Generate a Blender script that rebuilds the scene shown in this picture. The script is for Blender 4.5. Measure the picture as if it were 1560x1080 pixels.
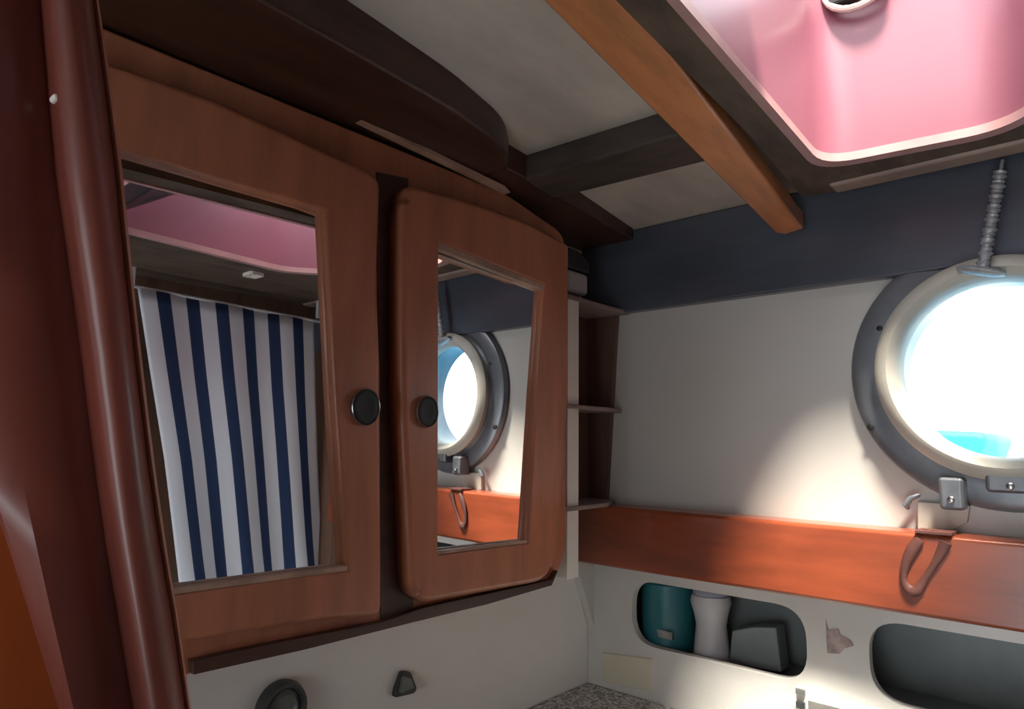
import bpy, bmesh, math, random
from mathutils import Vector, Matrix
from mathutils.geometry import tessellate_polygon
random.seed(4)
for o in list(bpy.data.objects): bpy.data.objects.remove(o)
C = bpy.context.scene.collection
H = 1.45                                   # eye height of the camera; all helper heights are relative to it

# ------------------------------------------------------------------ camera, world, sun, exposure
F = 1034.9
def cdir(px, py): return Vector((px-780, 540-py, -F))
_u = cdir(1720, 684).normalized(); _n = cdir(-377, 655).normalized(); _z = _u.cross(_n)
R = Matrix((_u, _n, _z))                   # camera axes -> world axes
cam = bpy.data.cameras.new('camera'); camo = bpy.data.objects.new('camera', cam); C.objects.link(camo)
cam.sensor_width = 36; cam.lens = 36*F/1560; cam.clip_start = 0.01; cam.clip_end = 500
camo.matrix_world = Matrix.Translation((0, 0, H)) @ R.to_4x4()
bpy.context.scene.camera = camo

vs = bpy.context.scene.view_settings
vs.view_transform = 'Standard'; vs.look = 'None'; vs.gamma = 1; vs.use_curve_mapping = False
vs.exposure = 0.0

w = bpy.data.worlds.new('sky'); bpy.context.scene.world = w; w.use_nodes = True
nt = w.node_tree; nt.nodes.clear()
out = nt.nodes.new('ShaderNodeOutputWorld'); bg = nt.nodes.new('ShaderNodeBackground')
tc = nt.nodes.new('ShaderNodeTexCoord'); nz = nt.nodes.new('ShaderNodeTexNoise'); nz.inputs['Scale'].default_value = 2.2; nz.inputs['Detail'].default_value = 5
rp = nt.nodes.new('ShaderNodeValToRGB')
rp.color_ramp.elements[0].position = .36; rp.color_ramp.elements[0].color = (.62, .82, 1, 1)
rp.color_ramp.elements[1].position = .6; rp.color_ramp.elements[1].color = (1, .99, .97, 1)
nt.links.new(tc.outputs['Generated'], nz.inputs['Vector']); nt.links.new(nz.outputs['Fac'], rp.inputs['Fac'])
nt.links.new(rp.outputs['Color'], bg.inputs['Color']); nt.links.new(bg.outputs[0], out.inputs[0])
bg.inputs['Strength'].default_value = 4.3

sd = bpy.data.lights.new('sun', 'SUN'); sd.energy = 20; sd.angle = math.radians(12); sd.color = (1, .92, .80)
so = bpy.data.objects.new('sun', sd); C.objects.link(so)
so.rotation_euler = Vector((.41, .32, -1)).to_track_quat('-Z', 'Y').to_euler(); so.location = (-.5, -.5, 4)

# added fill lamp in the unseen doorway behind the camera, to brighten the cabinet
ad = bpy.data.lights.new('cabin_fill', 'AREA'); ad.shape = 'RECTANGLE'; ad.size = .6; ad.size_y = .7; ad.energy = 2.8; ad.color = (1, .95, .9)
ao = bpy.data.objects.new('cabin_fill', ad); C.objects.link(ao); ao.location = (-1.02, .0, .68)
ao.rotation_euler = Vector((1, .1, 0)).to_track_quat('-Z', 'Z').to_euler()

# ------------------------------------------------------------------ helpers
def ray(px, py): return R @ cdir(px, py)
def onX(px, py, c): r = ray(px, py)*1; r *= c/r.x; return (r.y, r.z)       # -> (y, z)
def onY(px, py, c): r = ray(px, py)*1; r *= c/r.y; return (r.x, r.z)       # -> (x, z)
def onZ(px, py, c): r = ray(px, py)*1; r *= c/r.z; return (r.x, r.y)       # -> (x, y)
def zc(x): return .337-.04*x                  # cambered deckhead, falling towards the right wall
def onC(px, py): r = ray(px, py)*1; r *= .337/(r.z+.04*r.x); return (r.x, r.y)   # point on the deckhead
def W(x, y, z): return Vector((x, y, z+H))

def newmat(name, col, rough=.5, metal=0, noise=.0, nscale=8, grain=None, bump=0, bscale=60, coat=0, dark=None, spec=.5):
    m = bpy.data.materials.new(name); m.use_nodes = True; t = m.node_tree; b = t.nodes['Principled BSDF']
    b.inputs['Base Color'].default_value = (*col, 1); b.inputs['Roughness'].default_value = rough; b.inputs['Metallic'].default_value = metal
    b.inputs['Coat Weight'].default_value = coat; b.inputs['Coat Roughness'].default_value = .25; b.inputs['Specular IOR Level'].default_value = spec
    tcn = t.nodes.new('ShaderNodeTexCoord'); mp = t.nodes.new('ShaderNodeMapping'); t.links.new(tcn.outputs['Object'], mp.inputs[0])
    if grain: mp.inputs['Scale'].default_value = grain
    if noise > 0 or grain:
        n1 = t.nodes.new('ShaderNodeTexNoise'); n1.inputs['Scale'].default_value = nscale; n1.inputs['Detail'].default_value = 6; n1.inputs['Roughness'].default_value = .6
        t.links.new(mp.outputs[0], n1.inputs['Vector'])
        r = t.nodes.new('ShaderNodeValToRGB'); d = dark or tuple(c*(1-noise) for c in col)
        r.color_ramp.elements[0].position = .35; r.color_ramp.elements[0].color = (*d, 1)
        r.color_ramp.elements[1].position = .62; r.color_ramp.elements[1].color = (*[min(1, c*(1+noise*.25)) for c in col], 1)
        t.links.new(n1.outputs['Fac'], r.inputs['Fac']); t.links.new(r.outputs['Color'], b.inputs['Base Color'])
    if bump:
        n2 = t.nodes.new('ShaderNodeTexNoise'); n2.inputs['Scale'].default_value = bscale; n2.inputs['Detail'].default_value = 4
        t.links.new(mp.outputs[0], n2.inputs['Vector'])
        bp = t.nodes.new('ShaderNodeBump'); bp.inputs['Strength'].default_value = bump; bp.inputs['Distance'].default_value = .004
        t.links.new(n2.outputs['Fac'], bp.inputs['Height']); t.links.new(bp.outputs[0], b.inputs['Normal'])
    return m

M = {}
M['paint'] = newmat('white_paint', (.80, .79, .75), .42, noise=.06, nscale=5, bump=.08, bscale=25)
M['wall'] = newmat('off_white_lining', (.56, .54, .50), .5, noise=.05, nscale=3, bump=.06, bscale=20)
M['ceil'] = newmat('stained_white_ceiling', (.50, .455, .40), .6, noise=.22, nscale=7, grain=(1, 2.5, 1))
M['door'] = newmat('mahogany_varnish', (.43, .155, .08), .42, noise=.2, nscale=5, grain=(9, 9, 1.2), coat=.25, bump=.05, bscale=90)
M['dark'] = newmat('dark_mahogany', (.06, .023, .013), .45, noise=.45, nscale=6, grain=(1.2, 8, 8), coat=.15)
M['beam'] = newmat('orange_varnished_teak', (.50, .185, .06), .35, noise=.3, nscale=5, grain=(1.5, 10, 10), coat=.35, bump=.05, bscale=60)
M['oldbeam'] = newmat('smoke_stained_wood', (.055, .04, .032), .6, noise=.55, nscale=8, grain=(6, 1.5, 6))
M['coaming'] = newmat('weathered_coaming', (.10, .07, .05), .55, noise=.5, nscale=9, grain=(1.5, 5, 5))
M['trim'] = newmat('taupe_trim', (.30, .22, .185), .5, noise=.25, nscale=8)
M['band'] = newmat('slate_blue_gloss', (.075, .085, .11), .3, noise=.3, nscale=4, grain=(3, 1, 4), coat=.3)
M['rail'] = newmat('bright_orange_varnish', (.27, .056, .021), .3, noise=.35, nscale=4, grain=(6, 1.2, 7), coat=.5)
M['pink'] = newmat('red_hatch_gelcoat', (.265, .09, .125), .4, noise=.08, nscale=4, coat=.4)
M['pinkrim'] = newmat('pale_pink_edge', (.46, .27, .26), .4, noise=.15, nscale=20)
M['post'] = newmat('maroon_varnish', (.19, .042, .027), .5, noise=.4, nscale=3, grain=(7, 7, .8), coat=.5)
M['postor'] = newmat('orange_brown_panel', (.36, .075, .012), .4, noise=.35, nscale=3, grain=(5, 5, .8), coat=.3)
M['postedge'] = newmat('pale_edge_highlight', (.46, .20, .14), .45, noise=.25, nscale=8)  # pale tone paints the highlight down the post's right edge
M['lip'] = newmat('worn_pale_lip', (.42, .27, .20), .5, noise=.4, nscale=20)
M['bulk'] = newmat('brown_bulkhead', (.16, .085, .055), .5, noise=.4, nscale=4, grain=(6, 6, 1))
M['black'] = newmat('black_plastic', (.006, .008, .009), .5)
M['chrome'] = newmat('worn_chrome', (.55, .55, .55), .28, 1, noise=.2, nscale=40)
M['flange'] = newmat('slate_bronze', (.17, .18, .20), .33, .35, noise=.35, nscale=12, coat=.2)
M['cream'] = newmat('cream_gasket_ring', (.47, .44, .38), .45, noise=.2, nscale=10)
M['cubby'] = newmat('grey_locker_lining', (.25, .275, .28), .7, noise=.15, nscale=10)
M['fascia'] = newmat('grey_white_locker', (.62, .61, .58), .5, noise=.08, nscale=6, bump=.12, bscale=50)
M['beige'] = newmat('beige_patch', (.62, .59, .46), .55, noise=.06, nscale=8)
M['teal'] = newmat('teal_plastic', (.025, .16, .19), .35, noise=.15, nscale=6)
M['milky'] = newmat('milky_plastic', (.50, .50, .53), .4, noise=.08, nscale=8)
M['cap'] = newmat('lilac_grey_cap', (.36, .37, .46), .4, noise=.05)
M['greycloth'] = newmat('grey_card', (.26, .30, .31), .8, noise=.12, nscale=20)
M['rubber'] = newmat('dark_grey_rubber', (.045, .05, .05), .45, noise=.4, nscale=25)
M['rubber2'] = newmat('mid_grey_rubber', (.14, .15, .14), .4, noise=.4, nscale=30)
M['strap'] = newmat('brown_leather', (.13, .045, .035), .6, noise=.3, nscale=30, bump=.3)
M['rod'] = newmat('galvanised_steel', (.42, .44, .46), .5, .5, noise=.3, nscale=60)
M['stripe'] = None
M['resid'] = newmat('torn_label_residue', (.42, .33, .32), .8, noise=.4, nscale=60)
M['alu'] = newmat('dark_aluminium', (.03, .03, .035), .4, .3)
M['plaque'] = newmat('ivory_enamel', (.75, .7, .62), .5, noise=.1)
M['shelf'] = newmat('pinkish_grey_shelf', (.26, .20, .185), .5, noise=.3, nscale=15)
M['shelfside'] = newmat('brown_locker_side', (.15, .085, .065), .5, noise=.35, nscale=5, grain=(8, 8, 1))
M['vinyl'] = newmat('plum_upholstery', (.10, .035, .04), .6)
M['hull'] = newmat('boat_gelcoat', (.85, .85, .85), .3)
M['sea'] = newmat('sea_water', (.02, .16, .30), .25, noise=.3, nscale=1, bump=.4, bscale=3)
M['navyhull'] = newmat('blue_canvas', (.02, .22, .42), .6, noise=.1)

def speckle(name, a, b_, sc):
    m = newmat(name, a, .55); t = m.node_tree; b = t.nodes['Principled BSDF']
    tcn = t.nodes.new('ShaderNodeTexCoord'); n = t.nodes.new('ShaderNodeTexNoise'); n.inputs['Scale'].default_value = sc; n.inputs['Detail'].default_value = 3
    r = t.nodes.new('ShaderNodeValToRGB'); r.color_ramp.interpolation = 'LINEAR'
    r.color_ramp.elements[0].position = .42; r.color_ramp.elements[0].color = (*b_, 1)
    r.color_ramp.elements[1].position = .6; r.color_ramp.elements[1].color = (*a, 1)
    t.links.new(tcn.outputs['Object'], n.inputs['Vector']); t.links.new(n.outputs['Fac'], r.inputs['Fac']); t.links.new(r.outputs['Color'], b.inputs['Base Color'])
    return m
M['counter'] = speckle('speckled_grey_laminate', (.62, .60, .57), (.18, .18, .18), 260)

m = bpy.data.materials.new('mirror_silver'); m.use_nodes = True; b = m.node_tree.nodes['Principled BSDF']
b.inputs['Base Color'].default_value = (.93, .95, .95, 1); b.inputs['Metallic'].default_value = 1; b.inputs['Roughness'].default_value = .012; M['mirror'] = m
def clear(name, tint, gl):
    m = bpy.data.materials.new(name); m.use_nodes = True; t = m.node_tree; t.nodes.clear()
    o = t.nodes.new('ShaderNodeOutputMaterial'); mx = t.nodes.new('ShaderNodeMixShader'); tr = t.nodes.new('ShaderNodeBsdfTransparent'); g = t.nodes.new('ShaderNodeBsdfGlossy')
    tr.inputs[0].default_value = (*tint, 1); g.inputs['Roughness'].default_value = .05; mx.inputs[0].default_value = gl
    t.links.new(tr.outputs[0], mx.inputs[1]); t.links.new(g.outputs[0], mx.inputs[2]); t.links.new(mx.outputs[0], o.inputs[0]); return m
M['glass'] = clear('window_glass', (.93, .98, .98), .05)
M['acrylic'] = clear('smoked_acrylic', (.80, .82, .82), .06)

# striped cloth: white and navy stripes follow the cloth's own width (UV)
m = bpy.data.materials.new('navy_white_stripe'); m.use_nodes = True; t = m.node_tree; b = t.nodes['Principled BSDF']
b.inputs['Roughness'].default_value = .85
uvn = t.nodes.new('ShaderNodeUVMap'); sp = t.nodes.new('ShaderNodeSeparateXYZ'); mu = t.nodes.new('ShaderNodeMath'); mu.operation = 'MULTIPLY'; mu.inputs[1].default_value = 6.52
fr = t.nodes.new('ShaderNodeMath'); fr.operation = 'FRACT'; cr = t.nodes.new('ShaderNodeValToRGB'); cr.color_ramp.interpolation = 'CONSTANT'
cr.color_ramp.elements[0].color = (.66, .70, .78, 1); cr.color_ramp.elements[1].position = .54; cr.color_ramp.elements[1].color = (.012, .035, .11, 1)
t.links.new(uvn.outputs[0], sp.inputs[0]); t.links.new(sp.outputs[0], mu.inputs[0]); t.links.new(mu.outputs[0], fr.inputs[0]); t.links.new(fr.outputs[0], cr.inputs[0]); t.links.new(cr.outputs[0], b.inputs['Base Color'])
M['stripe'] = m

def link(name, bm, mat, parent=None, smooth=False, bevel=0, seg=2):
    me = bpy.data.meshes.new(name); bmesh.ops.recalc_face_normals(bm, faces=bm.faces)
    if smooth:
        for f in bm.faces: f.smooth = True
    bm.to_mesh(me); bm.free(); me.materials.append(M[mat])
    o = bpy.data.objects.new(name, me); C.objects.link(o)
    if parent: 
        o.parent = parent; o.matrix_parent_inverse = Matrix.Translation(-parent.location)
    if bevel:
        md = o.modifiers.new('bevel', 'BEVEL'); md.width = bevel; md.segments = seg; md.limit_method = 'ANGLE'; md.angle_limit = math.radians(40)
        for f in me.polygons: f.use_smooth = True
        md.harden_normals = True
    elif smooth:
        md = o.modifiers.new('es', 'EDGE_SPLIT'); md.split_angle = math.radians(40)
    return o
def thing(name, label, cat, loc, group=None):
    o = bpy.data.objects.new(name, None); C.objects.link(o); o.location = W(*loc); o.empty_display_size = .05
    o['label'] = label; o['category'] = cat
    if group: o['group'] = group
    return o
def tag(o, label, cat, group=None, kind=None):
    o['label'] = label; o['category'] = cat
    if group: o['group'] = group
    if kind: o['kind'] = kind
    return o
def struct(o, label=None, cat=None):
    o['kind'] = 'structure'
    if label: o['label'] = label
    if cat: o['category'] = cat
    return o
def rnd(pts, r, seg=6):
    """round the corners of a polygon; r is one radius or one per corner"""
    n = len(pts); res = []
    rs = r if isinstance(r, (list, tuple)) else [r]*n
    for i in range(n):
        p = Vector(pts[i]); a = Vector(pts[i-1]); c = Vector(pts[(i+1) % n])
        if rs[i] <= 0: res.append(tuple(p)); continue
        u1 = (a-p); u2 = (c-p); l = min(rs[i], u1.length*.5, u2.length*.5)
        s = p+u1.normalized()*l; e = p+u2.normalized()*l
        for k in range(seg+1):
            q = k/seg; res.append(tuple(s*(1-q)**2 + p*2*q*(1-q) + e*q*q))
    return res
def plate(bm, outer, holes, f0, f1):
    """flat board with openings: f0 / f1 turn 2D points into the front and the back face"""
    loops = [outer]+list(holes)
    flat = [Vector((*p, 0)) for l in loops for p in l]
    tris = tessellate_polygon([[Vector((*p, 0)) for p in l] for l in loops])
    A = [bm.verts.new(f0(*p[:2])) for p in flat]; B = [bm.verts.new(f1(*p[:2])) for p in flat]
    if len(loops) == 1:
        bm.faces.new(A); bm.faces.new(B[::-1])
    else:
        for t_ in tris:
            try: bm.faces.new([A[i] for i in t_]); bm.faces.new([B[i] for i in t_][::-1])
            except ValueError: pass
    k = 0
    for l in loops:
        n = len(l)
        for i in range(n):
            j = (i+1) % n; bm.faces.new((A[k+i], A[k+j], B[k+j], B[k+i]))
        k += n
    return bm
def plY(outer, holes, y0, y1): return plate(bmesh.new(), outer, holes, lambda x, z: W(x, y0, z), lambda x, z: W(x, y1, z))
def plX(outer, holes, x0, x1): return plate(bmesh.new(), outer, holes, lambda y, z: W(x0, y, z), lambda y, z: W(x1, y, z))
def plZ(outer, holes, z0, z1): return plate(bmesh.new(), outer, holes, lambda x, y: W(x, y, z0), lambda x, y: W(x, y, z1))
def plC(outer, holes, z0): return plate(bmesh.new(), outer, holes, lambda x, y: W(x, y, z0), lambda x, y: W(x, y, zc(x)+.001))
def rect(a, b, c, d): return [(a, c), (b, c), (b, d), (a, d)]
def box(x0, x1, y0, y1, z0, z1, bm=None):
    bm = bm or bmesh.new(); return plate(bm, rect(x0, x1, y0, y1), [], lambda x, y: W(x, y, z0), lambda x, y: W(x, y, z1))
def lathe(bm, prof, org, axis, seg=48, squash=(1, 1), a0=0, a1=None, closed=True):
    """prof: (radius, distance along axis) pairs; axis 'X','Y' or 'Z'"""
    rings = []
    for i in range(seg):
        a = 2*math.pi*i/seg; c, s = math.cos(a)*squash[0], math.sin(a)*squash[1]; row = []
        for r, h in prof:
            if axis == 'X': v = (org[0]+h, org[1]+r*c, org[2]+r*s)
            elif axis == 'Y': v = (org[0]+r*c, org[1]+h, org[2]+r*s)
            else: v = (org[0]+r*c, org[1]+r*s, org[2]+h)
            row.append(bm.verts.new(W(*v)))
        rings.append(row)
    n = len(prof)
    for i in range(seg):
        A, B = rings[i], rings[(i+1) % seg]
        for k in range(n-1): bm.faces.new((A[k], A[k+1], B[k+1], B[k]))
        if closed == 'loop': bm.faces.new((A[-1], A[0], B[0], B[-1]))
    if closed is True:
        bm.faces.new([r[0] for r in rings]); bm.faces.new([r[-1] for r in rings])
    return bm
def tube(bm, pts, rad, seg=10, flat=1.0):
    P = [W(*p) for p in pts]; rings = []
    for i, p in enumerate(P):
        d = (P[min(i+1, len(P)-1)]-P[max(i-1, 0)]).normalized()
        up = Vector((1, 0, 0)) if abs(d.x) < .9 else Vector((0, 0, 1))
        s = d.cross(up).normalized(); t_ = s.cross(d).normalized(); r = rad[i] if isinstance(rad, list) else rad
        rings.append([bm.verts.new(p+s*r*math.cos(2*math.pi*k/seg)+t_*r*flat*math.sin(2*math.pi*k/seg)) for k in range(seg)])
    for A, B in zip(rings, rings[1:]):
        for k in range(seg): bm.faces.new((A[k], A[(k+1) % seg], B[(k+1) % seg], B[k]))
    bm.faces.new(rings[0][::-1]); bm.faces.new(rings[-1])
    return bm
def circ(cy, cz, r, n=64): return [(cy+r*math.cos(2*math.pi*i/n), cz+r*math.sin(2*math.pi*i/n)) for i in range(n)]

# ------------------------------------------------------------------ shell of the compartment
ZT = .38
XR, YL, ZC, ZF = .835, .60, .30, -1.45        # right wall, left wall, ceiling, floor
HATCH = [(.18, -.005), (.588, -.055), (.655, .0), (.728, .062), (.708, .213), (.18, .185)]
HATCHR = rnd(HATCH, [.02, .03, .01, .03, .035, .02])
PY, PZ = .088, .078                           # centre of the porthole on the right wall

struct(link('floor', box(-1.0, 1.0, -.4, .66, ZF-.05, ZF), 'trim'))
struct(link('wall_left', box(-1.0, .87, YL, YL+.03, ZF, ZT+.02), 'paint'))
struct(link('wall_right', plX(rect(-.42, .62, -.172, ZT+.02), [circ(PY, PZ, .1)], XR, XR+.035), 'wall'))
struct(link('wall_lower_right', box(XR+.13, XR+.16, -.42, .62, ZF, -.17), 'paint'))
struct(link('wall_rear', box(-1.0, .87, -.36, -.33, ZF, ZT+.02), 'bulk'))
# end wall behind the camera, with the doorway to the cabin
struct(link('wall_doorway', plX(rect(-.4, .66, ZF, ZT+.02), [rect(-.28, .30, ZF+.04, .12)], -.95, -.92), 'bulk'))
def ringof(pts, d):
    c = Vector((sum(p[0] for p in pts)/len(pts), sum(p[1] for p in pts)/len(pts)))
    return [tuple(c+(Vector(p)-c)*(1+d/ (Vector(p)-c).length)) for p in pts]
big = rect(-1.0, .87, -.4, .66)
struct(link('ceiling', plate(bmesh.new(), big, [ringof(HATCHR, .0122)], lambda x, y: W(x, y, zc(x)), lambda x, y: W(x, y, zc(x)+.03)), 'ceil'))

# slate blue beam shelf along the top of the right wall
struct(link('trim_1', box(.818, XR, -.33, YL, .1845, .3035), 'band', bevel=.003))

struct(link('trim_2', box(.803, XR, -.33, -.201, ZF, .1843), 'bulk'))  # dark post added to darken the left mirror's strip beside the curtain

# ------------------------------------------------------------------ hatch
hx = thing('deck_hatch', 'red-walled deck hatch well opening through the ceiling', 'hatch', (.45, .08, ZC))
link('well', plZ(ringof(HATCHR, .012), [HATCHR], .292, .50), 'pink', hx, smooth=True)
link('rim', plZ(ringof(HATCHR, .013), [ringof(HATCHR, -.0015)], .284, .2925), 'pinkrim', hx, smooth=True)['label'] = 'pale edge of the hatch well'  # paler band along the lower edge of the well
lid = bmesh.new()
def lidp(s, y, d): a = math.radians(33); return W(.295+s*math.cos(a)-d*math.sin(a), y, .297+s*math.sin(a)+d*math.cos(a))
plate(lid, rect(0, .22, -.010, .17), [rect(.03, .192, .022, .142)], lambda s, y: lidp(s, y, 0), lambda s, y: lidp(s, y, .022))
lo = link('lid_frame', lid, 'alu', hx, bevel=.003); lo['label'] = 'dark metal frame of the tilted-open lid'
pn = bmesh.new(); plate(pn, rect(.026, .196, .018, .146), [], lambda s, y: lidp(s, y, .008), lambda s, y: lidp(s, y, .014))
link('lid_pane', pn, 'acrylic', hx)
# latch handle hanging from the well wall
hb = bmesh.new()
cy_, cz_ = onX(1306, -30, .70)
tube(hb, [(.700, cy_+.032*math.cos(a), cz_+.028*math.sin(a)) for a in [math.pi*k/12 for k in range(12, 25)]], .0035, 8)
lh = link('latch_grip', hb, 'plaque', hx, smooth=True); lh['label'] = 'white-edged grip of the hatch latch'
link('latch', plX(rnd([(cy_-.03, cz_-.012), (cy_+.03, cz_-.018), (cy_+.03, cz_+.03), (cy_-.03, cz_+.03)], .01), [], .697, .712), 'black', hx, bevel=.002)

# coaming boards under the deck around the hatch
RIM = ringof(HATCHR, .0135)
cb = thing('hatch_coaming', 'weathered dark wooden coaming boards around the red hatch', 'coaming', (.45, .1, .285))
co = rnd([(-.05, -.30), (.765, -.30), (.768, .19), (.80, .232), (.79, .262), (.60, .243), (.25, .222), (-.05, .210)], [0, 0, 0, .02, .01, 0, 0, 0])
link('board', plC(co, [RIM], .2865), 'coaming', cb, bevel=.003)
link('edge_board', box(.768, .797, -.30, .226, .283, .304), 'trim', cb, bevel=.004)['label'] = 'lighter taupe edging board'
# small enamel catch plate under the coaming, seen in the left mirror
rc = ray(385, 418)*1
def mirX(px, py, z, ym=.505):
    r = ray(px, py)*1; r *= z/r.z; return (r.x, 2*ym-r.y)
ex, ey = mirX(385, 418, .285)
cp = thing('ceiling_catch', 'small ivory-rimmed square catch under the hatch coaming', 'catch', (ex, ey, .285))
link('rim', plZ(rnd(rect(ex-.013, ex+.013, ey-.017, ey+.017), .006), [rnd(rect(ex-.0095, ex+.0095, ey-.0135, ey+.0135), .004)], .281, .2864), 'plaque', cp)
for k in (-1, 1):
    link('bar', tube(bmesh.new(), [(ex+k*.004, ey-.012, .283), (ex+k*.0025, ey, .282), (ex+k*.0045, ey+.012, .283)], .0014, 6), 'plaque', cp, smooth=True)

# ------------------------------------------------------------------ ceiling beams and boards
# orange varnished beam, sloping down to the right wall
A1 = Vector((*onZ(825, 0, .298), .298)); B1 = Vector((*onZ(960, 0, .298), .298))
a2 = onX(1190, 364, .80); A2 = Vector((.80, *a2)); b2 = onX(1224, 350, .80); B2 = Vector((.80, *b2))
bm = bmesh.new()
def beamrow(t_, h):
    a = A1.lerp(A2, t_); c = B1.lerp(B2, t_); top = h
    return [bm.verts.new(W(*a)), bm.verts.new(W(*c)), bm.verts.new(W(c.x, c.y+.001, min(zc(c.x)+.001, c.z+top))), bm.verts.new(W(a.x, a.y, min(zc(a.x)+.001, a.z+top)))]
rows = [beamrow(t_, .024) for t_ in (-.6, -.3, 0, .3, .6, .85, .96)]+[]
e1 = A1.lerp(A2, 1.0); e2 = B1.lerp(B2, 1.01)
rows.append([bm.verts.new(W(e1.x, e1.y-.004, e1.z+.004)), bm.verts.new(W(e2.x, e2.y, e2.z+.003)), bm.verts.new(W(e2.x, e2.y, e2.z+.025)), bm.verts.new(W(e1.x, e1.y-.003, e1.z+.025))])
for r0, r1 in zip(rows, rows[1:]):
    for k in range(4): bm.faces.new((r0[k], r0[(k+1) % 4], r1[(k+1) % 4], r1[k]))
bm.faces.new(rows[0][::-1]); bm.faces.new(rows[-1])
tag(link('ceiling_beam', bm, 'beam', bevel=.004, seg=3), 'orange varnished wooden beam running under the ceiling beside the red hatch', 'beam')

c1 = onC(818, 247); c2 = onC(1010, 190); c3 = onZ(1065, 250, .286); c4 = onZ(842, 304, .286)
c1 = (c1[0]-.022, c1[1]); c2 = (c2[0]-.022, .287); c3 = (c3[0], .298)
tag(link('cross_beam', plC([c1, c2, c3, c4], [], .286), 'oldbeam', bevel=.004, seg=3), 'smoke-dark cross beam between the two white ceiling panels', 'beam')

ob = thing('overhead_board', 'dark-stained board with rounded end overhanging the mirrored cabinet', 'board', (.2, .5, .288))
link('board', plC(rnd([(-.5, .37), onC(560, 20), onC(690, 110), onC(768, 178), onC(776, 216), (onC(776, 216)[0], YL), (-.5, YL)], [0, .02, .02, .03, .01, 0, 0]), [], .288), 'dark', ob, bevel=.003)
l0 = onY(300, 62, .508); l1 = onY(768, 286, .508)
link('lip', plate(bmesh.new(), [(-.1, l0[1]+.002), (l0[0], l0[1]-.0015), (l1[0], l1[1]-.004), (l1[0]-.01, l1[1]+.001), (l0[0], l0[1]+.002)], [], lambda x, z: W(x, .498, z-.004), lambda x, z: W(x, .508, z-.004)), 'lip', ob)['label'] = 'pale worn front lip'
tag(link('corner_board', plC([(onC(776, 216)[0]+.001, onC(776, 216)[1]+.004), onC(820, 247), onC(890, 297), (.817, .506), (.817, YL), (onC(776, 216)[0]+.001, YL)], [], .288), 'dark', bevel=.002),
    'dark brown board under the ceiling between cabinet end and blue-grey beam shelf', 'board')

# ------------------------------------------------------------------ mirrored cabinet
cab = thing('mirrored_cabinet', 'mahogany wall cabinet with two mirrored doors', 'cabinet', (.3, .6, -.17))
yb = .513
def offs(loop, d):
    """move a closed loop sideways by d (positive = to the inside of a counter-clockwise loop)"""
    n = len(loop); area = sum(loop[i][0]*loop[(i+1) % n][1]-loop[(i+1) % n][0]*loop[i][1] for i in range(n)); sg = 1 if area > 0 else -1; res = []
    for i in range(n):
        p, a, c = Vector(loop[i][:2]), Vector(loop[i-1][:2]), Vector(loop[(i+1) % n][:2])
        n1 = (p-a).normalized(); n2 = (c-p).normalized(); n1 = Vector((-n1.y, n1.x)); n2 = Vector((-n2.y, n2.x))
        b_ = n1+n2; b_ = b_/max(.5, b_.dot(n1)) if b_.length > 1e-6 else n1
        res.append(tuple(p+b_*d*sg))
    return res
def softplate(outer, holes, fn, thick, bv, bh):
    """board with rounded-over edges; fn(a, b, depth) with depth 0 = front"""
    bm = bmesh.new(); fronts = []
    for li, lp in enumerate([outer]+list(holes)):
        w_ = bv if li == 0 else bh; s_ = 1 if li == 0 else -1
        rings = [[bm.verts.new(fn(*p[:2], thick)) for p in lp]]
        K = 4
        for k in range(K+1):
            a = math.pi/2*k/K; o2 = offs(lp, s_*w_*(1-math.cos(a)))
            rings.append([bm.verts.new(fn(*p, w_*(1-math.sin(a)))) for p in o2])
            last = o2
        for A, B in zip(rings, rings[1:]):
            for i in range(len(A)):
                f = bm.faces.new((A[i], A[(i+1) % len(A)], B[(i+1) % len(A)], B[i])); f.smooth = True
        fronts.append((rings[-1], last, rings[0], lp))
    fl = [v for r_ in fronts for v in r_[0]]; bl = [v for r_ in fronts for v in r_[2]]
    for t_ in tessellate_polygon([[Vector((*p[:2], 0)) for p in r_[1]] for r_ in fronts]): bm.faces.new([fl[i] for i in t_])
    for t_ in tessellate_polygon([[Vector((*p[:2], 0)) for p in r_[3]] for r_ in fronts]): bm.faces.new([bl[i] for i in t_])
    return bm
def PYs(l, y): return [onY(px, py, y) for px, py in l]
bo = PYs([(290, 1028), (620, 950), (836, 893), (862, 850), (866, 410), (860, 356), (780, 300)], yb)
bo = [(-.12, bo[0][1])]+bo+[(bo[-1][0]-.02, .284), (-.12, .284)]
bo = rnd(bo, [0, 0, 0, .02, .02, .02, .02, .01, 0, 0])
link('body', plY(bo, [], yb, YL-.0005), 'door', cab, bevel=.003)
def door(outer_px, radii, hole_px, yf, nm, tilt=(0, 0)):
    o_ = rnd(PYs(outer_px, yf), radii); h_ = PYs(hole_px, yf)
    d = link('door', softplate(o_, [h_], lambda x, z, e: W(x, yf+e, z), yb+.0008-yf, .006, .0025), 'door', cab); d['label'] = nm
    big_ = ringscale(h_, .004)
    cx_ = sum(p[0] for p in h_)/len(h_); cz_ = sum(p[1] for p in h_)/len(h_)
    def my(x, z, o_): return W(x, yf+.010+o_-tilt[0]*(x-cx_)-tilt[1]*(z-cz_), z)   # the pane sits very slightly skewed in its rebate
    link('mirror', plate(bmesh.new(), big_, [], lambda x, z: my(x, z, 0), lambda x, z: my(x, z, .003)), 'mirror', d)
    return d, h_
def ringscale(h, d):
    c = Vector((sum(p[0] for p in h)/len(h), sum(p[1] for p in h)/len(h)))
    return [tuple(c+(Vector(p)-c)*(1+d/(Vector(p)-c).length)) for p in h]
YD = .494
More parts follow.
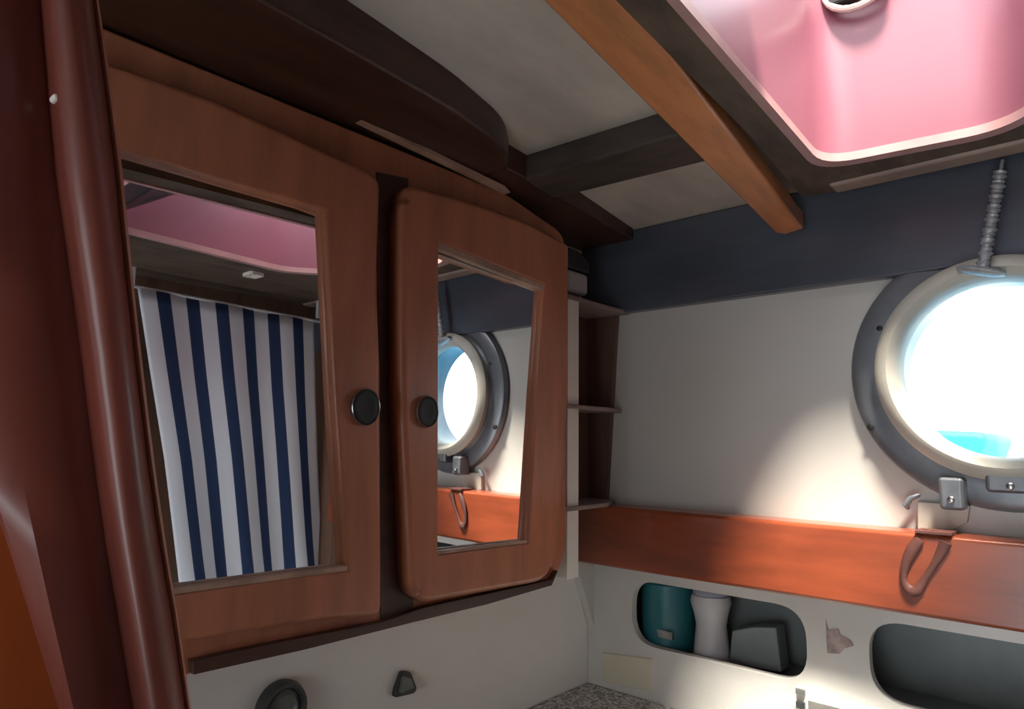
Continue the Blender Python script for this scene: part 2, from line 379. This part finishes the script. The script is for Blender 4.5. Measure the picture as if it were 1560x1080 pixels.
d1, h1 = door([(60, 60), (330, 150), (582, 268), (577, 420), (582, 560), (584, 940), (500, 945), (200, 990)], [0, .01, .015, .01, .01, .012, .02, 0],
              [(110, 205), (497, 320), (512, 620), (531, 870), (240, 910)], YD, 'left cabinet door, mirror reflecting red hatch and striped cloth')
d2, h2 = door([(617, 278), (700, 300), (800, 335), (868, 372), (868, 600), (852, 850), (830, 886), (645, 920), (626, 900), (612, 600), (611, 330)],
              [.02, .02, .02, .008, .02, .02, .02, .012, .012, .02, .02], [(669, 368), (829, 433), (818, 600), (806, 828), (668, 846)], YD, 'right cabinet door, mirror reflecting the porthole', (.02, .003))
def bead(p, q, wd, y0, y1, par, lab):
    p, q = Vector(p), Vector(q); n_ = Vector((-(q-p).y, (q-p).x)).normalized()*wd
    o_ = link('glazing_bead', plY([tuple(p), tuple(q), tuple(q+n_), tuple(p+n_)], [], y0, y1), 'lip', par, bevel=.0008); o_['label'] = lab
bead(h2[1], h2[0], .007, YD+.001, YD+.009, d2, 'pale bead above the right mirror')
bead(h2[4], h2[3], .0035, YD+.002, YD+.009, d2, 'pale bead below the right mirror')
bead(h1[4], h1[3], .0045, YD+.001, YD+.009, d1, 'pale bead below the left mirror')
def knob(px, py, ra, rb, par):
    x, z = onY(px, py, YD)
    k = bmesh.new(); lathe(k, [(ra*1.0, 0), (ra*1.08, -.003), (ra*1.02, -.0055), (ra*.96, -.004), (ra*.95, -.001)], (x, YD, z), 'Y', 40, (1, rb/ra), closed='loop')
    p_ = link('finger_pull', k, 'chrome', par, smooth=True)
    k = bmesh.new(); lathe(k, [(ra*.955, -.0005), (ra*.955, -.0042), (ra*.9, -.0046), (ra*.6, -.0040), (ra*.05, -.0038)], (x, YD, z), 'Y', 40, (1, rb/ra))
    link('insert', k, 'black', p_, smooth=True)['label'] = 'black disc of the pull'
knob(553, 620, .0142, .0155, d1); knob(647, 627, .0125, .0142, d2)
gp = PYs([(574, 262), (622, 272), (630, 935), (580, 946)], yb-.001)
link('shaded_stile', plY(gp, [], yb-.001, yb+.0005), 'dark', cab)['label'] = 'centre stile between the doors, painted dark for the shade of the gap'  # dark colour puts the shade of the recessed gap onto the stile
# dark worn base moulding below the doors
bs = PYs([(290, 1026), (460, 988), (620, 948), (740, 919), (836, 891), (846, 868), (836, 882), (640, 924), (580, 945), (380, 985), (288, 1005)], .51)
link('base_moulding', plY(bs, [], .505, .5135), 'dark', cab, bevel=.001)['label'] = 'dark scuffed base moulding'

# ------------------------------------------------------------------ open corner shelves
sh = thing('corner_shelves', 'narrow open corner shelf unit between cabinet and right wall', 'shelf', (.76, .6, -.09))
for (px, py) in ((960, 477), (947, 627), (934, 764)):
    y_, z_ = onX(px, py, .833)
    link('shelf', plZ(rnd([(.676, .522), (.78, .526), (.834, y_), (.834, YL-.001), (.676, YL-.001)], [0, .01, .003, 0, 0]), [], z_-.002, z_+.0035), 'shelf', sh, bevel=.001)
link('side_panel', plX([onX(941, 480, .83), onX(925, 764, .83), (YL-.001, onX(925, 764, .83)[1]), (YL-.001, .19)], [], .826, .8345), 'shelfside', sh)
link('back_panel', box(.725, .826, .592, YL-.0005, -.084, .19), 'shelfside', sh)
link('stile', box(.692, .716, .528, .545, -.17, .188), 'paint', sh, bevel=.001)['label'] = 'white painted stile'
sb = bmesh.new(); pz = onX(890, 466, .80)[1]
wb = thing('plastic_box', 'small pale plastic box with dark rounded lid on the top shelf', 'box', (.735, .555, .196))
link('body', box(.700, .748, .535, .585, .1975, .228), 'milky', wb, bevel=.006, seg=3)
link('lid', plY(rnd([(.698, .229), (.750, .229), (.744, .246), (.722, .256), (.698, .256)], .006), [], .533, .587), 'rubber', wb, bevel=.002)

# ------------------------------------------------------------------ rail on the right wall
tag(link('wall_rail', box(.790, XR, -.20, YL-.0005, -.1675, -.0865), 'rail', bevel=.005, seg=3), 'glossy orange-brown wooden rail along the right wall below the porthole', 'rail')

# ------------------------------------------------------------------ locker front with two oval openings
def stad(px_l, px_r, pyt, pyb, y0=None, y1=None, r=.036):
    ya = y0 if y0 is not None else onX(px_l, 950, XR)[0]; yb_ = y1 if y1 is not None else onX(px_r, 990, XR)[0]
    return rnd([(ya, pyt), (yb_, pyt), (yb_, pyb), (ya, pyb)], r, 8)
S1 = stad(963, 1229, -.188, -.2715); S2 = stad(1322, 0, -.187, -.2705, y1=-.01)
lk = thing('oval_opening_locker', 'grey-white locker front with two oval openings under the rail', 'locker', (.84, .2, -.36))
link('front_panel', plX(rect(-.33, YL-.0005, -.60, -.168), [S1, S2], XR, XR+.012), 'fascia', lk, bevel=.0015)
link('lining_back', box(XR+.10, XR+.106, -.33, YL-.001, -.31, -.171), 'cubby', lk)
link('lining_top', box(XR+.0125, XR+.10, -.33, YL-.001, -.178, -.1725), 'cubby', lk)
link('lining_floor', box(XR+.0125, XR+.10, -.33, YL-.001, -.292, -.283), 'cubby', lk)
for yy in (.555, .26, -.03): link('divider', box(XR+.0125, XR+.10, yy-.004, yy+.004, -.283, -.178), 'cubby', lk)
# slanted corner gusset under the rail end
link('gusset', plate(bmesh.new(), [(XR-.044, -.169), (XR, -.169), (XR, -.262)], [], lambda x, z: W(x, YL-.012, z), lambda x, z: W(x, YL-.0005, z)), 'fascia', lk)
pp = [onX(919, 994, XR-.002), onX(993, 1004, XR-.002), onX(991, 1053, XR-.002), onX(920, 1038, XR-.002)]
tag(link('cover_plate', plX(pp, [], XR-.003, XR-.0002), 'beige', bevel=.0006), 'flat beige cover plate low on the locker front near the corner', 'plate')
tr_ = [(1258, 944), (1262, 960), (1277, 958), (1280, 968), (1296, 976), (1300, 984), (1286, 988), (1279, 996), (1260, 995), (1259, 975)]
tag(link('torn_label', plX([onX(a, b_, XR-.001) for a, b_ in tr_], [], XR-.0012, XR-.0002), 'resid'), 'torn pinkish-grey label scrap between the two oval openings', 'label')
# white strip put in for a band of sunlight, and small catch at the foot of the locker front
lg = [onX(1195, 1031, XR-.006), onX(1400, 1084, XR-.006)]
tag(link('sunlit_strip', box(XR-.012, XR-.0002, .0, .30, lg[0][1]-.018, lg[0][1]-.010), 'paint', bevel=.001), 'narrow white strip painted in for the sunlit band below the oval openings', 'strip')
ct = thing('small_catch', 'tiny grey and white catch below the left oval opening', 'catch', (.83, .29, -.30))
cyy, czz = onX(1222, 1062, XR-.014)
link('plate', plX(rnd(rect(cyy-.006, cyy+.006, czz-.012, czz+.012), .002), [], XR-.016, XR-.0125), 'plaque', ct, bevel=.0005)
link('latch', box(XR-.020, XR-.016, cyy-.005, cyy+.005, czz+.004, czz+.010), 'rubber2', ct)
link('latch', box(XR-.020, XR-.016, cyy-.004, cyy+.005, czz-.011, czz-.004), 'rubber', ct)

# things inside the first opening
jar = thing('teal_canister', 'dark teal round canister at the left end of the left oval opening', 'canister', (.885, .50, -.283))
jy = onX(1012, 940, .875)[0]
link('body', lathe(bmesh.new(), [(.034, 0), (.037, .003), (.037, .088), (.033, .092), (.030, .097)], (.888, jy, -.2825), 'Z', 40), 'teal', jar, smooth=True)
ly, lz = onX(1013, 967, .85)
link('tag', plX(rnd([(ly-.011, lz-.0045), (ly+.010, lz-.0045), (ly+.012, lz+.005), (ly-.012, lz+.005)], .001), [], .8493, .852), 'chrome', jar)['label'] = 'small silver tag'
bt = thing('white_bottle', 'milky white waisted plastic bottle beside the teal canister', 'bottle', (.875, .42, -.283))
by = onX(1082, 950, .872)[0]
link('body', lathe(bmesh.new(), [(.022, 0), (.0240, .003), (.0225, .02), (.0195, .045), (.0225, .060), (.0265, .074), (.0245, .083)], (.875, by, -.2825), 'Z', 32), 'milky', bt, smooth=True)
link('cap', lathe(bmesh.new(), [(.0235, 0), (.0225, .006), (.018, .010), (.018, .018), (.016, .019)], (.875, by, -.1990), 'Z', 32), 'cap', bt, smooth=True)
gc = [onX(1117, 960, .88), onX(1150, 954, .88), onX(1184, 955, .88), onX(1192, 1024, .88), onX(1112, 1024, .88)]
gc = [(a, max(b_, -.2825)) for a, b_ in gc]
tag(link('grey_folder', plX(gc, [], .876, .905), 'greycloth', bevel=.002), 'slanted grey card folder leaning inside the left oval opening', 'folder')

# ------------------------------------------------------------------ counter
tag(link('counter_top', box(-.60, XR-.0005, .16, YL-.0005, -.375, -.3405), 'counter', bevel=.002), 'speckled grey laminate counter in the corner below the cabinet', 'counter')

# ------------------------------------------------------------------ porthole
po = struct(bpy.data.objects.new('window_1', None)); C.objects.link(po); po.location = W(XR, PY, PZ)
org = (XR, PY, PZ)
link('flange', lathe(bmesh.new(), [(.100, 0), (.138, 0), (.141, -.004), (.138, -.012), (.130, -.016), (.112, -.014), (.104, -.020), (.100, -.012)], org, 'X', 72, closed='loop'), 'flange', po, smooth=True)['label'] = 'slate grey outer flange'
link('inner_ring', lathe(bmesh.new(), [(.104, -.004), (.109, -.020), (.111, -.028), (.106, -.034), (.098, -.036), (.091, -.030), (.088, -.018), (.088, -.002)], org, 'X', 72, closed='loop'), 'cream', po, smooth=True)['label'] = 'cream grey inner ring'
link('spigot', lathe(bmesh.new(), [(.0995, .002), (.0995, .045), (.108, .047), (.108, .050), (.093, .050), (.090, .002)], org, 'X', 72, closed='loop'), 'flange', po, smooth=True)
link('glass', lathe(bmesh.new(), [(.0895, -.014), (.0895, -.009)], org, 'X', 64), 'glass', po, smooth=True)
def onflange(a, r, x=0): return (XR-.016+x, PY+r*math.cos(a), PZ+r*math.sin(a))
for (px, py, s) in ((1327, 650, .004), (1340, 500, .003)):
    y_, z_ = onX(px, py, XR-.015)
    link('screw', lathe(bmesh.new(), [(s, 0), (s, -.002), (s*.5, -.003)], (XR-.0135, y_, z_), 'X', 16), 'black', po, smooth=True)
# dogs (latches) clamping the inner ring
def dog(px, py, w_, h_, mat, lab):
    y_, z_ = onX(px, py, XR-.03)
    d = link('dog', box(XR-.034, XR-.010, y_-w_, y_+w_, z_-h_, z_+h_), mat, po, bevel=.004, seg=3); d['label'] = lab
    link('pin', lathe(bmesh.new(), [(.003, 0), (.0034, -.003), (.002, -.004)], (XR-.034, y_, z_-h_*.35), 'X', 16), 'chrome', d, smooth=True)
mb = [onX(a, b_, XR-.006) for a, b_ in ((1398, 764), (1478, 770), (1474, 796), (1442, 812), (1398, 806))]
link('flange_shadow_block', plX(mb, [], XR-.0075, XR-.0004), 'cream', po, bevel=.001)['label'] = 'beige block in the shape of the shadow under the flange'  # thin cream piece stands in for the porthole's shadow on the wall
dog(1450, 752, .011, .016, 'flange', 'slate grey dog at the lower left')
dog(1540, 735, .020, .010, 'flange', 'dark dog below the glass')
y_, z_ = onX(1386, 764, XR-.008)
link('hook', tube(bmesh.new(), [(XR-.010, y_-.010, z_+.008), (XR-.014, y_-.002, z_+.004), (XR-.014, y_+.003, z_-.004), (XR-.011, y_+.001, z_-.007)], [.002, .003, .0035, .002], 8), 'flange', po, smooth=True)

# threaded hanging rod with foot plate over the porthole
rt = onX(1524, 262, .795); rb = onX(1497, 408, .795)
hr = thing('hanging_rod', 'pale threaded rod with a flat foot plate in front of the porthole top', 'rod', (.795, rb[0], rb[1]))
pts = []; rads = []
top_ = Vector((.775, rt[0]-.004, ZC-.017)); bot_ = Vector((.795, rb[0], rb[1])); N = 60
for i in range(N+1):
    q = i/N; p = Vector((.795, *rt)).lerp(bot_, q); pts.append(tuple(p)); rads.append(.0048+.0015*(i % 3 == 0)+.0008*math.sin(i*.9))
link('rod', tube(bmesh.new(), pts, rads, 10), 'rod', hr, smooth=True)
link('eye', tube(bmesh.new(), [(.795, rt[0], rt[1]), (.798, rt[0]-.002, rt[1]+.012), (.800, rt[0]-.002, .281)], .0018, 8), 'rod', hr, smooth=True)
fa = onX(1458, 409, .795); fb = onX(1532, 417, .795)
link('foot_plate', tube(bmesh.new(), [(.795, *fa), (.795, fa[0]*.8+fb[0]*.2, fa[1]*.8+fb[1]*.2), (.795, fa[0]*.2+fb[0]*.8, fa[1]*.2+fb[1]*.8), (.795, *fb)], [.0022, .0045, .0045, .0022], 12, 2.2), 'rod', hr, smooth=True)

# brown strap with a buckle looped over the rail
XS = .787
st = thing('leather_strap', 'brown leather strap loop hanging over the orange rail', 'strap', (XS, .15, -.1))
sp_ = [(1402, 822), (1388, 840), (1378, 865), (1377, 885), (1386, 899), (1397, 899), (1410, 880), (1428, 852), (1441, 826)]
P3 = [onX(a, b_, XS) for a, b_ in sp_]
# resample smoothly
def cr(P, n=5):
    res = []
    for i in range(len(P)-1):
        p0, p1, p2, p3 = [Vector(P[max(0, min(len(P)-1, i+k))]) for k in (-1, 0, 1, 2)]
        for j in range(n):
            t_ = j/n; res.append(tuple(.5*((2*p1)+(p2-p0)*t_+(2*p0-5*p1+4*p2-p3)*t_*t_+(3*p1-p0-3*p2+p3)*t_**3)))
    res.append(tuple(P[-1])); return res
pth = [(XS, *p) for p in cr(P3)]
link('loop', tube(bmesh.new(), pth, [.0042+.0012*math.sin(i*.35) for i in range(len(pth))], 8, .45), 'strap', st, smooth=True)
ya, yb2 = onX(1394, 815, XS)[0], onX(1450, 815, XS)[0]
def rt_(y, x): return W(x, y, -.0845)
bk = plate(bmesh.new(), rect(yb2, ya, .787, .812), [rect(yb2+.013, yb2+.019, .792, .806), rect(yb2+.022, ya-.005, .792, .806)], lambda y, x: W(x, y, -.0862), lambda y, x: W(x, y, -.083))
link('buckle', bk, 'strap', st, bevel=.0006)
link('buckle_plate', box(.793, .805, yb2+.012, ya-.004, -.0864, -.0852), 'plaque', st)['label'] = 'pale plate in the buckle'

# ------------------------------------------------------------------ fittings on the left wall
vx, vz = onY(432, 1080, YL-.01)
vt = thing('round_vent', 'round dark grey vent cap on the white wall under the cabinet', 'vent', (vx, YL, vz))
link('rim', lathe(bmesh.new(), [(.0235, 0), (.0245, -.006), (.022, -.013), (.019, -.013), (.0175, -.008), (.0175, 0)], (vx, YL-.0005, vz), 'Y', 40, closed='loop'), 'rubber', vt, smooth=True)
link('cap', lathe(bmesh.new(), [(.0172, 0), (.0172, -.008), (.013, -.011), (.011, -.0085), (.002, -.010)], (vx, YL-.0005, vz), 'Y', 40), 'rubber2', vt, smooth=True)
tri = [(613, 1023), (625, 1023), (635, 1048), (631, 1056), (601, 1063), (603, 1050)]
hk = thing('wall_hook', 'small black triangular hook on the white wall right of the vent', 'hook', (*[onY(618, 1062, YL)[0]], YL, onY(618, 1062, YL)[1]))
link('base', plY(rnd([onY(a, b_, YL-.006) for a, b_ in tri], .003), [], YL-.007, YL-.0004), 'rubber', hk, bevel=.002)
tri2 = [(615, 1030), (624, 1032), (629, 1047), (614, 1053), (609, 1056)]
link('prong', plY(rnd([onY(a, b_, YL-.010) for a, b_ in tri2], .002), [], YL-.013, YL-.0065), 'rubber2', hk, bevel=.002)

# ------------------------------------------------------------------ varnished door post in the left foreground
dp = thing('door_post', 'maroon varnished moulded door post at the left edge, close by', 'post', (.1, .33, -.3))
def strip(name, edges, mat, parent, y_far=.355, rows=14, lab=None):
    """edges: list of (spline of (px,py)), depth) running top to bottom; lofted into a solid moulding"""
    bm = bmesh.new(); ys = [-140, -40, 60, 160, 260, 340, 440, 540, 640, 740, 840, 940, 1040, 1140, 1260]
    grid = []
    def xat(sp, y):
        for (x0, y0), (x1, y1) in zip(sp, sp[1:]):
            if y <= y1 or (x1, y1) == sp[-1]:
                t_ = (y-y0)/(y1-y0); return x0+(x1-x0)*t_
    for yv in ys:
        row = []
        for sp, dep in edges:
            r = ray(xat(sp, yv), yv)*1; r *= dep/r.y; row.append(bm.verts.new(W(*r)))
        a, b_ = row[0].co.copy(), row[-1].co.copy(); a.y = y_far; b_.y = y_far
        row.append(bm.verts.new(b_)); row.append(bm.verts.new(a)); grid.append(row)
    n = len(grid[0])
    for A, B in zip(grid, grid[1:]):
        for k in range(n): bm.faces.new((A[k], A[(k+1) % n], B[(k+1) % n], B[k]))
    bm.faces.new(grid[0][::-1]); bm.faces.new(grid[-1])
    o_ = link(name, bm, mat, parent, smooth=True)
    if name == 'moulding': o_.modifiers[0].split_angle = math.radians(75)
    if lab: o_['label'] = lab
    return o_
def E(*p): return list(p)
eR = E((150, 0), (183, 220), (200, 400), (222, 600), (248, 800), (273, 950), (291, 1080))
eR2 = E((142, 0), (172, 220), (189, 400), (212, 600), (238, 800), (264, 950), (283, 1080))
eM = E((105, 0), (138, 250), (165, 500), (195, 800), (240, 1080))
eM0 = E((70, 0), (92, 250), (128, 500), (165, 800), (212, 1080))
strip('moulding', [(eM0, .336), (E((78, 0), (101, 250), (138, 500), (176, 800), (222, 1080)), .326), (eM, .321), (E((130, 0), (160, 250), (182, 440), (222, 800), (268, 1080)), .323), (eR2, .330)], 'post', dp)
strip('edge_bead', [(eR2, .331), (E((147, 0), (178, 220), (196, 400), (218, 600), (244, 800), (270, 950), (288, 1080)), .329), (eR, .334)], 'postedge', dp, lab='pale bead along the right edge, with the edge highlight painted in')
strip('panel', [(E((-60, 0), (-60, 500), (-50, 640), (8, 800), (40, 900), (95, 1080)), .345), (E((-20, 0), (0, 560), (40, 760), (70, 900), (112, 1080)), .338), (E((40, 0), (60, 400), (120, 800), (170, 1080)), .340), (eM0, .346)], 'post', dp, y_far=.362)
strip('lower_panel', [(E((-260, 0), (-260, 500), (-240, 1080)), .356), (E((-60, 0), (-20, 560), (60, 840), (104, 1080)), .352)], 'postor', dp, y_far=.372, lab='orange-brown inner panel')
sx, sz = onY(88, 146, .330)
link('screw', lathe(bmesh.new(), [(.0016, 0), (.0016, -.004), (.0008, -.005)], (sx, .336, sz), 'Y', 12), 'plaque', dp, smooth=True)

# ------------------------------------------------------------------ striped curtain across the compartment (seen in the left mirror)
ym = YD+.009
def mirY(px, py, yc): r = ray(px, py)*1; r *= (2*ym-yc)/r.y; return (r.x, r.z)
YC = -.24
rowsL = [mirY(210, 438, YC), mirY(228, 560, YC), mirY(250, 700, YC), mirY(268, 850, YC), mirY(277, 920, YC)]
rowsR = [mirY(479, 490, YC), mirY(482, 600, YC), mirY(486, 700, YC), mirY(493, 830, YC), mirY(498, 900, YC)]
bm = bmesh.new(); uvl = bm.loops.layers.uv.new('UVMap'); NU, NV = 60, 24; g = []
def lerp_rows(Rw, q):
    k = q*(len(Rw)-1); i = min(int(k), len(Rw)-2); f = k-i; return Vector(Rw[i]).lerp(Vector(Rw[i+1]), f)
for j in range(NV+1):
    q = j/NV; a = lerp_rows(rowsL, q); b_ = lerp_rows(rowsR, q); row = []
    for i in range(NU+1):
        u_ = i/NU; p = a.lerp(b_, u_); y = YC+.007*math.sin(u_*17+.5*math.sin(q*3))*(.3+q)
        row.append((bm.verts.new(W(p.x, y, p.y)), u_, q))
    g.append(row)
for j in range(NV):
    for i in range(NU):
        q4 = (g[j][i], g[j][i+1], g[j+1][i+1], g[j+1][i]); f = bm.faces.new([v[0] for v in q4])
        for lp, v in zip(f.loops, q4): lp[uvl].uv = (v[1], v[2])
        f.smooth = True
cu = thing('striped_curtain', 'navy and white striped curtain reflected in the left mirror', 'curtain', (.62, YC, -.3))
cloth = link('cloth', bm, 'stripe', cu, smooth=True); md = cloth.modifiers.new('thick', 'SOLIDIFY'); md.thickness = .002
ra, rb_ = rowsL[0], rowsR[0]
link('curtain_rail', tube(bmesh.new(), [(ra[0]-.02, YC, ra[1]+.002), (rb_[0]+.02, YC, rb_[1]+.002)], .003, 10), 'milky', cu, smooth=True)
for sx in (ra[0]-.01, rb_[0]+.01):
    link('bracket', box(sx-.004, sx+.004, YC-.004, YC+.004, ra[1]-.002, .2865), 'milky', cu)

# ------------------------------------------------------------------ outside the porthole
struct(link('sea', box(1.6, 260, -160, 160, -2.3, -2.2), 'sea'))
nb = thing('moored_boat', 'white moored boat seen through the porthole', 'boat', (6, .6, -2.2))
bm = bmesh.new()
hull = [(-3.2, .0), (-2.6, .0), (2.8, .0), (4.2, .0)]
prof = [(-2.9, .25, -.05), (-3.1, .7, .62), (-1.5, 1.0, .60), (1.5, 1.05, .66), (4.0, .08, .85), (3.4, .1, -.05)]
L = [(-3.0, .75), (-1.5, 1.0), (1.2, 1.05), (3.0, .6), (4.2, .04)]
topv = [bm.verts.new(W(6.4-wd, .2-x, -1.45)) for x, wd in L]+[bm.verts.new(W(6.4+wd, .2-x, -1.45)) for x, wd in L[::-1]]
botv = [bm.verts.new(W(6.4-wd*.7, .2-x*.92, -2.25)) for x, wd in L]+[bm.verts.new(W(6.4+wd*.7, .2-x*.92, -2.25)) for x, wd in L[::-1]]
bm.faces.new(topv); bm.faces.new(botv[::-1])
for i in range(len(topv)): j = (i+1) % len(topv); bm.faces.new((topv[i], topv[j], botv[j], botv[i]))
link('hull', bm, 'hull', nb, bevel=.03)
link('deckhouse', plX(rnd([(1.2, -1.46), (-2.0, -1.46), (-1.6, -.55), (.55, -.32)], .12), [], 5.8, 7.0), 'hull', nb, bevel=.04)
link('spray_hood', plX(rnd([(2.3, -1.46), (1.3, -1.46), (.7, .10), (1.35, .13), (2.1, -.3)], .1), [], 5.7, 7.1), 'navyhull', nb, bevel=.05)['label'] = 'blue canvas spray hood'
